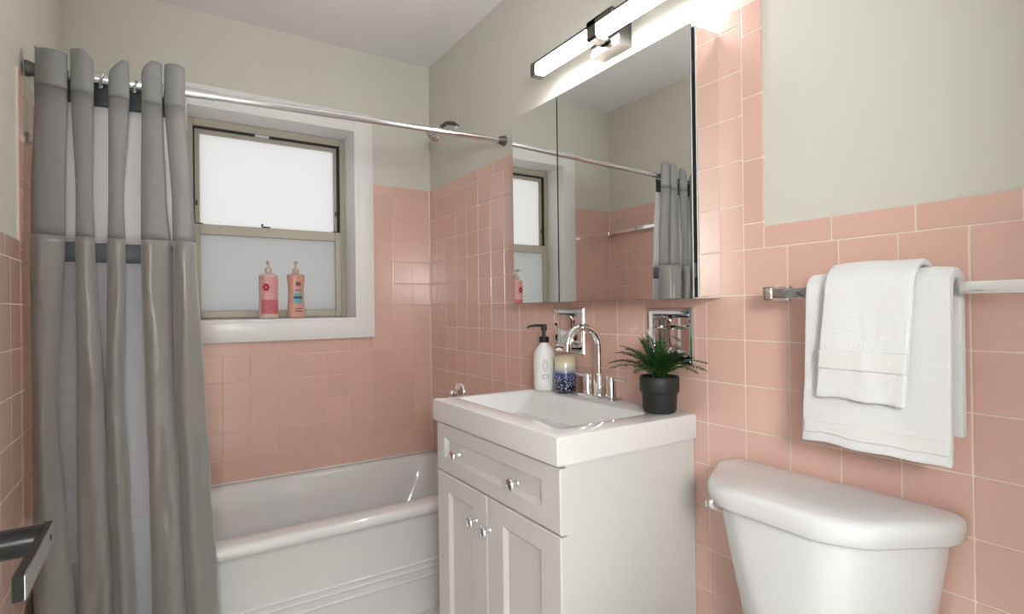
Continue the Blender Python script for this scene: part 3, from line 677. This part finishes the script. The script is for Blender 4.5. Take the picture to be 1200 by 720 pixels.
# ------------------------------------------------------------------ towels over the bar
def drape(name, label, ys, zf, zb, xbar, zbar, rad, thick, m_, skew, seed, band=None, hang=0.0):
    """sheet that runs up the front, over the bar and down the back"""
    t = thing(name, label, 'towel', (xbar, (ys[0]+ys[1])/2, zf))
    path = []
    for z in frange(zf, zbar, 26): path.append((xbar-rad, z, 'f'))
    for a in frange(0, PI, 10)[1:-1]: path.append((xbar-rad*math.cos(a), zbar+rad*math.sin(a), 't'))
    for z in frange(zbar, zb, 22): path.append((xbar+rad*.85, z, 'b'))
    def sheet(sel, off):
        bm = BM(); rows = []
        for x, z, w_ in sel:
            row = []
            for k in range(29):
                s = k/28; y = ys[0] + (ys[1]-ys[0])*s
                fr = max(0, min(1, (zbar-z)/(zbar-zf))) if w_ != 'b' else 0
                y += skew*fr*(1 if w_ == 'f' else 0)
                y += .008*fr*(s-.5)*2*hang
                n = noise.noise(Vector((s*2.2+seed, z*7, x*6))); n2 = noise.noise(Vector((s*9+seed, z*26, 3)))
                bump = .007*n*(.12+fr) + .0016*n2
                edge = math.sin(PI*min(1, max(0, s)))**.4
                xx = x - off + (bump if w_ != 'b' else bump*.3) - (.006*fr*edge*hang)
                zz = z + (.006*noise.noise(Vector((s*3+seed, 0, 1))) if fr > .9 else 0) + (.005*noise.noise(Vector((s*3, seed, 5))) if w_ == 't' else 0)
                row.append(bm.verts.new((xx, y, zz)))
            rows.append(row)
        for r0, r1 in zip(rows[:-1], rows[1:]):
            for k in range(28): bm.faces.new((r0[k], r0[k+1], r1[k+1], r1[k]))
        return bm
    o = obj('cloth', sheet(path, 0), m_, t, 80)
    so = o.modifiers.new('thick', 'SOLIDIFY'); so.thickness = thick; so.offset = 0; 
    bv_ = o.modifiers.new('round', 'BEVEL'); bv_.width = thick*.42; bv_.segments = 3; bv_.limit_method = 'ANGLE'; bv_.angle_limit = 1.0
    if band:
        sel = [(xbar-rad, z, 'f') for z in frange(band[0], band[1], 8)]
        o2 = obj('woven_band', sheet(sel, thick*.5+.0006), 'towelband', t, 80)
        s2 = o2.modifiers.new('thick', 'SOLIDIFY'); s2.thickness = .002; s2.offset = 0
    return t
BXR, BZ = XR-.078, 1.176
drape('bath_towel', 'large white terry bath towel folded over the chrome bar', (.356, .590), .882, .925, BXR, BZ, .026, .018, 'towel', .006, 3.1, (.900, .925), .6)
drape('hand_towel', 'small white terry hand towel layered over the larger towel', (.400, .545), .975, 1.03, BXR-.001, BZ, .0485, .012, 'towel', .016, 9.4, (1.030, 1.066), .35)

# ------------------------------------------------------------------ toilet
to = thing('toilet', 'white two piece toilet with tapered tank against the pink tile', 'toilet', (.95, .60, 0))
def tank_ring(x0, x1, ya, yb, ch, z, n=5):
    """D-shaped plan: straight back against the wall, broad chamfered front corners"""
    ctrl = [(x1, ya), (x1, yb), (x1-.05, yb), (x0+ch*.35, yb-ch*.75), (x0, yb-ch*1.35), (x0, ya+ch*1.35), (x0+ch*.35, ya+ch*.75), (x1-.05, ya)]
    pts = [Vector((*c_, z)) for c_ in ctrl]; out = []
    N = len(pts)
    for i in range(N):
        p0, p1, p2 = pts[i-1], pts[i], pts[(i+1) % N]
        r = .014 if i in (0, 1) else .024
        r1 = min(r, (p0-p1).length*.45); r2 = min(r, (p2-p1).length*.45)
        a = p1 + (p0-p1).normalized()*r1; b = p1 + (p2-p1).normalized()*r2
        for k in range(n+1):
            t = k/n; out.append(a*(1-t)**2 + p1*2*t*(1-t) + b*t*t)
    return out
TX1 = XR-.012
def tr(ins, z, d=0): return tank_ring(.952+ins, TX1-ins*.3, .366+ins, .838-ins, .10, z)
obj('tank_lid', loft(BM(), [tr(.012, .737), tr(.004, .737), tr(.0, .741), tr(-.001, .768), tr(.001, .774), tr(.006, .779), tr(.013, .782), tr(.05, .787)]), 'porcelain', to, 60)
def tk(ins, z): return tank_ring(.968+ins*.7, TX1-.002, .386+ins, .818-ins, .095, z)
obj('tank', loft(BM(), [tk(.075, .385), tk(.062, .39), tk(.050, .42), tk(.028, .56), tk(.006, .70), tk(.002, .7365)]), 'porcelain', to, 60)
lv = obj('flush_lever', box(BM(), .994, 1.008, .742, .762, .712, .732, .003, 2), 'chrome', to)
b_ = BM(); box(b_, .985, 1.004, .758, .768, .716, .730, .003, 2); obj('lever_arm', b_, 'chrome', lv)
def egg(xb, xf, hw, z, n=32):
    out = []; c_ = xb - (xb-xf)*.42
    for k in range(n):
        a = 2*PI*k/n; ca, sa = math.cos(a), math.sin(a)
        x = c_ + (xb-c_)*ca if ca > 0 else c_ + (c_-xf)*ca
        out.append(Vector((x, .602 + hw*sa*(1 if ca < 0 else 1), z)))
    return out
obj('bowl', loft(BM(), [egg(1.10, .62, .11, 0), egg(1.10, .62, .11, .03), egg(1.08, .68, .10, .12), egg(1.08, .60, .13, .25), egg(1.08, .49, .175, .36), egg(1.08, .475, .18, .385), egg(1.0, .52, .13, .386), egg(.98, .55, .10, .30), egg(.9, .65, .05, .22)]), 'porcelain', to, 50)
b_ = BM(); box(b_, .96, 1.15, .45, .755, .34, .386, .012, 3); obj('deck', b_, 'porcelain', to)
obj('seat', loft(BM(), [egg(.955, .470, .185, .387), egg(.958, .466, .188, .395), egg(.955, .470, .185, .402)]), 'porcelain', to, 50)
obj('seat_lid', loft(BM(), [egg(.955, .470, .185, .4025), egg(.958, .466, .188, .410), egg(.950, .480, .178, .420), egg(.9, .55, .12, .424)]), 'porcelain', to, 50)

# ------------------------------------------------------------------ bottles on the window sill
M['b1'] = mat('pink_lotion_plastic', (.72, .33, .33), .35); M['b1lab'] = mat('rose_label', (.60, .14, .18), .5, var=.3, scale=60)
M['b1cap'] = mat('pale_peach_cap', (.68, .52, .45), .35); M['flower'] = mat('red_flower_print', (.42, .02, .05), .5)
M['b2'] = mat('peach_lotion_plastic', (.66, .36, .28), .35); M['teal'] = mat('teal_print', (.16, .42, .46), .5); M['navy'] = mat('dark_blue_print', (.05, .09, .16), .5); M['maroon'] = mat('maroon_print', (.25, .08, .10), .5)
M['linepink'] = mat('pale_pink_print', (.82, .55, .55), .5)
def ell(prof, loc, sq):   # an elliptical lathe
    return lathe(BM(), prof, Matrix.Translation(loc) @ Matrix.Diagonal((1, sq, 1, 1)), 32)
ZS = WIN[2]+.0045
def pump_parts(t, loc, h, m_, yaw_):
    L = Vector(loc)
    p = obj('pump', lathe(BM(), [(.013, h-.003), (.015, h), (.015, h+.016), (.012, h+.019), (.005, h+.020), (.005, h+.036), (.009, h+.037), (.009, h+.050), (.007, h+.052)], Matrix.Translation(L), 18), m_, t, 40)
    b_ = BM(); d = Vector((math.cos(yaw_), math.sin(yaw_), 0)); tube(b_, [L + Vector((0, 0, h+.046)), L + d*.018 + Vector((0, 0, h+.047)), L + d*.030 + Vector((0, 0, h+.040))], [.006, .005, .004], 8); obj('nozzle', b_, m_, p)
YBt = YB+.042
def curved_label(loc, r, sq, a0, a1, z0, z1, grow=.0006, rz=None):
    bm = BM(); n = 14; rows = []
    for z in frange(z0, z1, 8):
        rr = (rz(z) if rz else r) + grow
        rows.append([bm.verts.new(Vector(loc) + Vector((rr*math.cos(a), rr*sq*math.sin(a), z))) for a in frange(a0, a1, n)])
    for r0, r1 in zip(rows[:-1], rows[1:]):
        for k in range(n): bm.faces.new((r0[k], r0[k+1], r1[k+1], r1[k]))
    return bm
A = lambda d: math.radians(d)
l1 = (.405, YBt, ZS)
t = thing('lotion_bottle', 'pink pump bottle with red flower print on the window sill', 'bottle', l1, 'pump bottles on the window sill')
bo = obj('bottle', ell([(.034, 0), (.040, .003), (.041, .012), (.0405, .150), (.0405, .190), (.038, .198), (.026, .204), (.014, .206), (.013, .212)], l1, .62), 'b1cap', t, 50)
obj('label', curved_label(l1, .0408, .62, A(-142), A(-26), .022, .190), 'b1', bo)
obj('lower_label', curved_label(l1, .0408, .62, A(-142), A(-26), .022, .085, .0010), 'b1lab', bo)
b_ = BM()
for k in range(6):
    a = 2*PI*k/6; c_ = Vector((l1[0]-.013 + .0085*math.cos(a), l1[1]-.62*.0385-.0015, l1[2]+.142+.011*math.sin(a)))
    lathe(b_, [(.0065, 0), (.0055, .0008)], axis_mtx(c_, (-.2, -1, 0)) @ Matrix.Diagonal((1, 1.2, 1, 1)), 10)
obj('flower_print', b_, 'flower', bo)
for z in (.092, .100, .110): obj('print_line', curved_label(l1, .0408, .62, A(-120), A(-60), z, z+.003, .0013), 'linepink', bo)
pump_parts(t, l1, .212, 'b1cap', A(-100))
l2 = (.523, YBt, ZS)
prof2 = [(.034, 0), (.038, .003), (.039, .012), (.0375, .06), (.034, .115), (.0355, .150), (.040, .190), (.040, .198), (.036, .203), (.02, .207), (.013, .208), (.013, .212)]
def r2(z):
    for (ra, za), (rb, zb) in zip(prof2[:-1], prof2[1:]):
        if za <= z <= zb: return ra + (rb-ra)*(z-za)/(zb-za)
    return .03
t = thing('lotion_bottle', 'peach waisted pump bottle with teal label on the window sill', 'bottle', l2, 'pump bottles on the window sill')
bo = obj('bottle', ell(prof2, l2, .62), 'b2', t, 50)
obj('teal_label', curved_label(l2, 0, .62, A(-112), A(-52), .068, .118, .0008, r2), 'teal', bo)
obj('dark_band', curved_label(l2, 0, .62, A(-114), A(-50), .090, .102, .0012, r2), 'navy', bo)
for z, hh in ((.128, .004), (.030, .006), (.042, .005)): obj('print_line', curved_label(l2, 0, .62, A(-106), A(-56), z, z+hh, .0010, r2), 'maroon' if z < .1 else 'navy', bo)
obj('print_mark', curved_label(l2, 0, .62, A(-98), A(-62), .150, .168, .0010, r2), 'maroon', bo)
pump_parts(t, l2, .212, 'b1cap', A(-95))

# ------------------------------------------------------------------ open door with its lever
d1_ = bpy.data.objects.new('door_1', None); COL.objects.link(d1_); d1_.location = (-.185, .34, 0); struct(d1_)
b_ = BM(); box(b_, -.205, -.168, -.075, .735, .008, 2.02, .002, 1); obj('door_leaf', b_, 'white', d1_)
LYc, LZc = .668, .940
ls = obj('rose', lathe(BM(), [(.028, 0), (.028, .006), (.024, .009)], axis_mtx((-.168, LYc, LZc), (1, 0, 0)), 28), 'blackmetal', d1_)
b_ = BM(); lathe(b_, [(.0155, .008), (.0155, .040)], axis_mtx((-.168, LYc, LZc), (1, 0, 0)), 24); lathe(b_, [(.0135, .040), (.0135, .071)], axis_mtx((-.168, LYc, LZc), (1, 0, 0)), 24); obj('spindle', b_, 'blackmetal', d1_)
le = obj('lever', box(BM(), -.0985, -.0912, .555, .688, .9300, .9500, .0006, 1), 'blackmetal', d1_)
b_ = BM(); box(b_, -.0914, -.0904, .5555, .6875, .9305, .9495); obj('polished_face', b_, 'chrome', le, 0)
b_ = BM(); lathe(b_, [(.0028, 0), (.0022, .0006)], axis_mtx((-.0905, LYc, .940), (1, 0, 0)), 12); obj('screw', b_, 'blackmetal', le)
for k, (a, b2, c_, d) in enumerate(((DOORWAY[0]-.07, DOORWAY[0], 0, DOORWAY[3]+.07), (DOORWAY[1], DOORWAY[1]+.07, 0, DOORWAY[3]+.07), (DOORWAY[0], DOORWAY[1], DOORWAY[3], DOORWAY[3]+.07))):
    b_ = BM(); box(b_, a, b2, YF-.14, YF-.12, c_, d, .003, 1); struct(obj('trim_%d' % (k+1), b_, 'white'))
# ------------------------------------------------------------------ added fill light: unseen hanging globe that brightens the room from the hall
HLX, HLY, HLZ, HLR = -.22, -.75, 1.50, .20
hl = thing('added_hall_fill', 'added round fill light, unseen in the hall outside the door', 'fill light', (HLX, HLY, ZC))
b_ = BM(); lathe(b_, [(.05, 0), (.05, -.02), (.01, -.03)], Matrix.Translation((HLX, HLY, ZC)), 24); obj('canopy', b_, 'nickel', hl)
b_ = BM(); tube(b_, [(HLX, HLY, ZC-.02), (HLX, HLY, HLZ+HLR)], .004, 8); obj('cord', b_, 'black', hl)
b_ = BM(); lathe(b_, [(.02, HLR+.015), (.035, HLR+.005), (.035, HLR-.02)], Matrix.Translation((HLX, HLY, HLZ)), 20); obj('cap', b_, 'nickel', hl)
b_ = BM(); lathe(b_, [(HLR*math.sin(a), HLR*math.cos(a)) for a in frange(.25, PI-.02, 18)], Matrix.Translation((HLX, HLY, HLZ)), 32); gl = obj('globe', b_, 'hallfill', hl)
